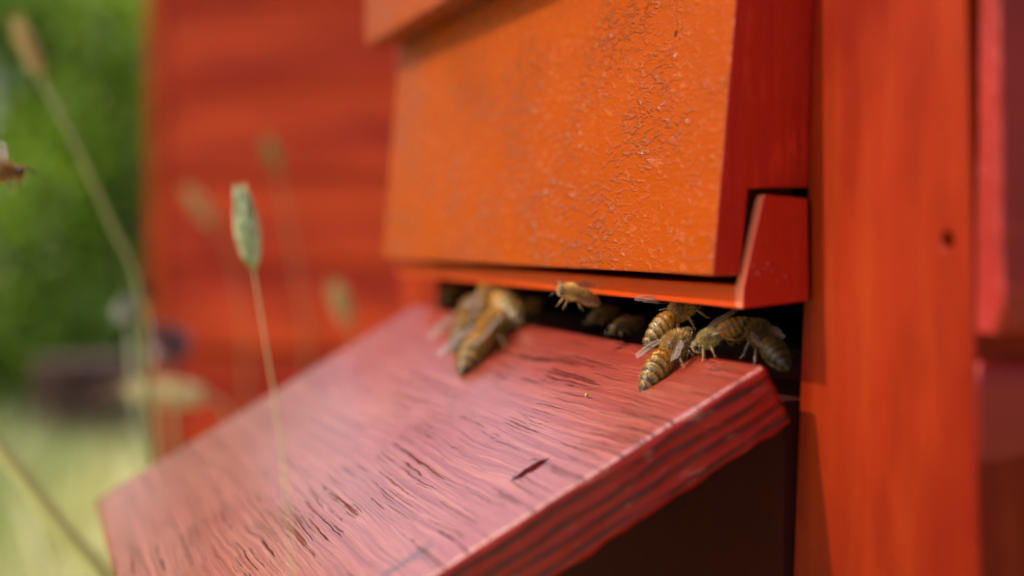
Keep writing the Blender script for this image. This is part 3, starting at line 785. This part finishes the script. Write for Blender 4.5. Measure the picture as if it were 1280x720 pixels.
    for _ in range(int(13000*fuzz)):
        i = rr.randrange(N_); k = kinds[i]
        if k == 4 and rr.random() < .8: continue
        if k == 3 and rr.random() < .45: continue
        if k == 2 and rr.random() < .2: continue
        if k == 1 and rr.random() < .3: continue
        c = V[i].co; n = V[i].normal
        l = {0: rr.uniform(.55, 1.0), 1: rr.uniform(.25, .5), 2: rr.uniform(.3, .55), 3: rr.uniform(.25, .45), 4: .25}[k]
        lay = Vector((-1, 0, 0)) if k in (2, 3) else Vector((-.3, 0, .15))
        d = (n+lay*(.9 if k in (2, 3) else .35)+Vector((rr.gauss(0, .3), rr.gauss(0, .3), rr.gauss(0, .3)))).normalized()
        sd_ = d.cross(Vector((rr.gauss(0, 1), rr.gauss(0, 1), rr.gauss(0, 1)))).normalized()*.045
        j = len(fv); fv += [c-n*.05-sd_, c-n*.05+sd_, c+d*l]; ff.append((j, j+1, j+2))
        cc = fl*rr.uniform(.6, 1.35) if k in (0, 1) else pale*rr.uniform(.7, 1.3)
        if k == 2: cc = cc.lerp(amber, .55)
        if k == 3: cc = Vector((.20, .12, .05))*rr.uniform(.5, 1.5)
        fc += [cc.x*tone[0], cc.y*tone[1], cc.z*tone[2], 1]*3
    fm = bpy.data.meshes.new('fur'); fm.from_pydata(fv, [], ff)
    fm.color_attributes.new('tint', 'FLOAT_COLOR', 'POINT').data.foreach_set('color', fc)
    obj('fur', fm, M_fur, root)
    for sg in (-1, 1):
        bm = bmesh.new(); bmesh.ops.create_icosphere(bm, subdivisions=3, radius=1, matrix=hm @ Matrix.Translation((.05, sg*1.28, .1)) @ Matrix.Rotation(R(-14*sg), 4, 'X') @ Matrix.Diagonal((.62, .55, 1.12, 1)))
        smooth(obj('eye', bm, M_eye, root))
        bm = bmesh.new(); a0 = hm @ Vector((.85, sg*.35, .1)); a1 = hm @ Vector((1.5, sg*.95, .75)); a2 = hm @ Vector((2.6, sg*1.5, .2)); a3 = hm @ Vector((3.5, sg*1.7, -.5))
        tube(bm, [a0, a1, a1.lerp(a2, .15), a2, a3], [.11, .11, .13, .13, .10], 6); obj('antenna', bm, M_eye, root)
        aL, aR, lift = wings; sp = aL if sg > 0 else aR
        for hind in (False, True):
            bm = bee_wing_mesh((9.2 if not hind else 6.4)*wl, (3.0 if not hind else 2.1)*wl, hind)
            o = obj('wing', bm, [M_wing, M_vein], root)
            base = Vector((2.9 if not hind else 1.9, sg*1.35, 1.45))
            ang = R(180-(sp+(0 if not hind else 6))) if sg > 0 else R(180+(sp+(0 if not hind else 6)))
            m = Matrix.Translation(base) @ Matrix.Rotation(ang, 4, 'Z') @ Matrix.Rotation(R(-lift), 4, 'Y') @ Matrix.Rotation(R(sg*-10), 4, 'X')
            if sg > 0: m = m @ Matrix.Diagonal((1, -1, 1, 1)) @ Matrix.Diagonal((1, -1, 1, 1))
            else: m = m @ Matrix.Diagonal((1, -1, 1, 1))
            o.matrix_local = m
    return root, s
def note(n, r): print('BEE', n, round(r[1]*13.4, 2+2))
UPB = BN
def HX(u, v, dx): return PX(u, v, H.x+dx)     # a point on a plane parallel to the hive front, dx behind the hinge
bees = [
 # label, head, tail, up, kwargs; low tone paints entrance shade into the colour
 ('lower front bee of the sharp pair, its striped abdomen pointing down the landing board', PB(862, 414, .0032), PB(797, 479, .0020), UPB+Vector((-.25, -.45, 0)), dict(wings=(14, 22, 0), wl=.72, bend=1.9, seed=1, slim=.82, fluff=(.6, .38, .12))),
 ('upper bee of the sharp pair, abdomen curved down, wings held out left', PB(872, 372, .0080), PB(800, 424, .0070), Vector((-.85, -.30, .35)), dict(wings=(12, 26, 34), bend=2.2, seed=2, fuzz=.8)),
 ('bee with its furry face turned to the camera, right of the sharp pair', PB(866, 434, .0030), HX(938, 396, .008), UPB+Vector((-.2, -.2, 0)), dict(wings=(6, 6, 2), bend=.6, seed=3, turn=-14, fluff=(.50, .38, .14))),
 ('bee coloured dark as if shaded, wedged between the landing board corner and the post', HX(938, 404, .008), HX(984, 456, .0075), Vector((-.3, -.6, .6)), dict(wings=(3, 4, -3), bend=.8, seed=4, wl=.6, tone=(.25, .23, .20))),  # body and fur colour darkened to stand in for shade
 ('small bee clinging to the orange entrance strip, its abdomen pointing right', D(698, 360, .330), D(753, 377, .3335), Vector((-.35, -.80, .62)), dict(wings=(8, 10, 2), wl=.85, bend=1.2, seed=5, slim=.98, fluff=(.85, .56, .18), turn=10)),
 ('blurred bee on the landing board, its pale wing tips reaching lowest', PB(634, 390, .0034), PB(572, 462, .0022), UPB+Vector((-.25, -.3, 0)), dict(wings=(7, 9, 3), bend=.8, seed=6, slim=.70)),
 ('blurred bee climbing over the strip above the one with pale wing tips', PB(610, 360, .0080), PB(645, 392, .0045), UPB, dict(wings=(24, 30, 10), bend=1.2, seed=7, slim=.70)),
 ('blurred bee peering out of the entrance, right of the two blurred climbing bees', PB(642, 396, .0028), HX(676, 372, .008), UPB, dict(wings=(18, 18, 6), bend=1, seed=8)),
 ('leftmost blurred bee on the landing board, tail down the slope', PB(603, 377, .0034), PB(567, 434, .0022), UPB+Vector((-.25, -.3, 0)), dict(wings=(9, 10, 3), bend=.8, seed=9, slim=.70, tone=(.8, .8, .8))),
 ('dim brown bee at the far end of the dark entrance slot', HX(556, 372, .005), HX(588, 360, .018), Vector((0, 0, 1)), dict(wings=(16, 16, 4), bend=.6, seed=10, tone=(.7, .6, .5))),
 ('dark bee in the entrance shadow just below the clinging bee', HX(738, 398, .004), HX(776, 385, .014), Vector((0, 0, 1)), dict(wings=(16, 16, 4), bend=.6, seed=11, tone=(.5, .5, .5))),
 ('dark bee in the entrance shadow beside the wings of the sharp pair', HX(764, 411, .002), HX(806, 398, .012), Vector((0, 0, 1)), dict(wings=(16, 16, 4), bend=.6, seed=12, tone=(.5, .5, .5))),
 ('dim bee deep in the entrance behind the dark wedged bee', HX(908, 425, .008), HX(962, 408, .016), Vector((0, 0, 1)), dict(wings=(16, 16, 4), bend=.6, seed=13, tone=(.6, .5, .4))),
]
for i, (lab, hd_, tl_, up_, kw) in enumerate(bees): note(i, make_bee(lab, hd_, tl_, up_, **kw))
note('fly', make_bee('bee in flight, cut off by the left edge of the picture', D(30, 211, .265), D(-52, 228, .262), Vector((-.1, -.3, 1)), wings=(80, 80, 30), bend=1.4, seed=20, tone=(.9, .8, .7), group=None, legdrop=3.6, fluff=(.55, .30, .09)))
# pollen grain and a raw wood chip
bm = bmesh.new(); bmesh.ops.create_icosphere(bm, subdivisions=2, radius=.0004)
o = obj('pollen_grain', bm, mat_plain('yellow_pollen', (.42, .24, .03), .7)); smooth(o); o.location = PB(733, 494, .0004); tag(o, 'tiny yellow pollen grain lying on the cracked landing board', 'pollen')
bm = bmesh.new(); bmesh.ops.create_icosphere(bm, subdivisions=2, radius=.0005, matrix=Matrix.Diagonal((.5, 1, 2.4, 1)))
o = obj('seed_husk', bm, mat_plain('pale_husk', (.72, .50, .25), .6)); smooth(o); P = PX(684, 238, H.x-.0078); o.location = P; tag(o, 'tiny pale husk stuck to the glossy orange front board', 'husk')
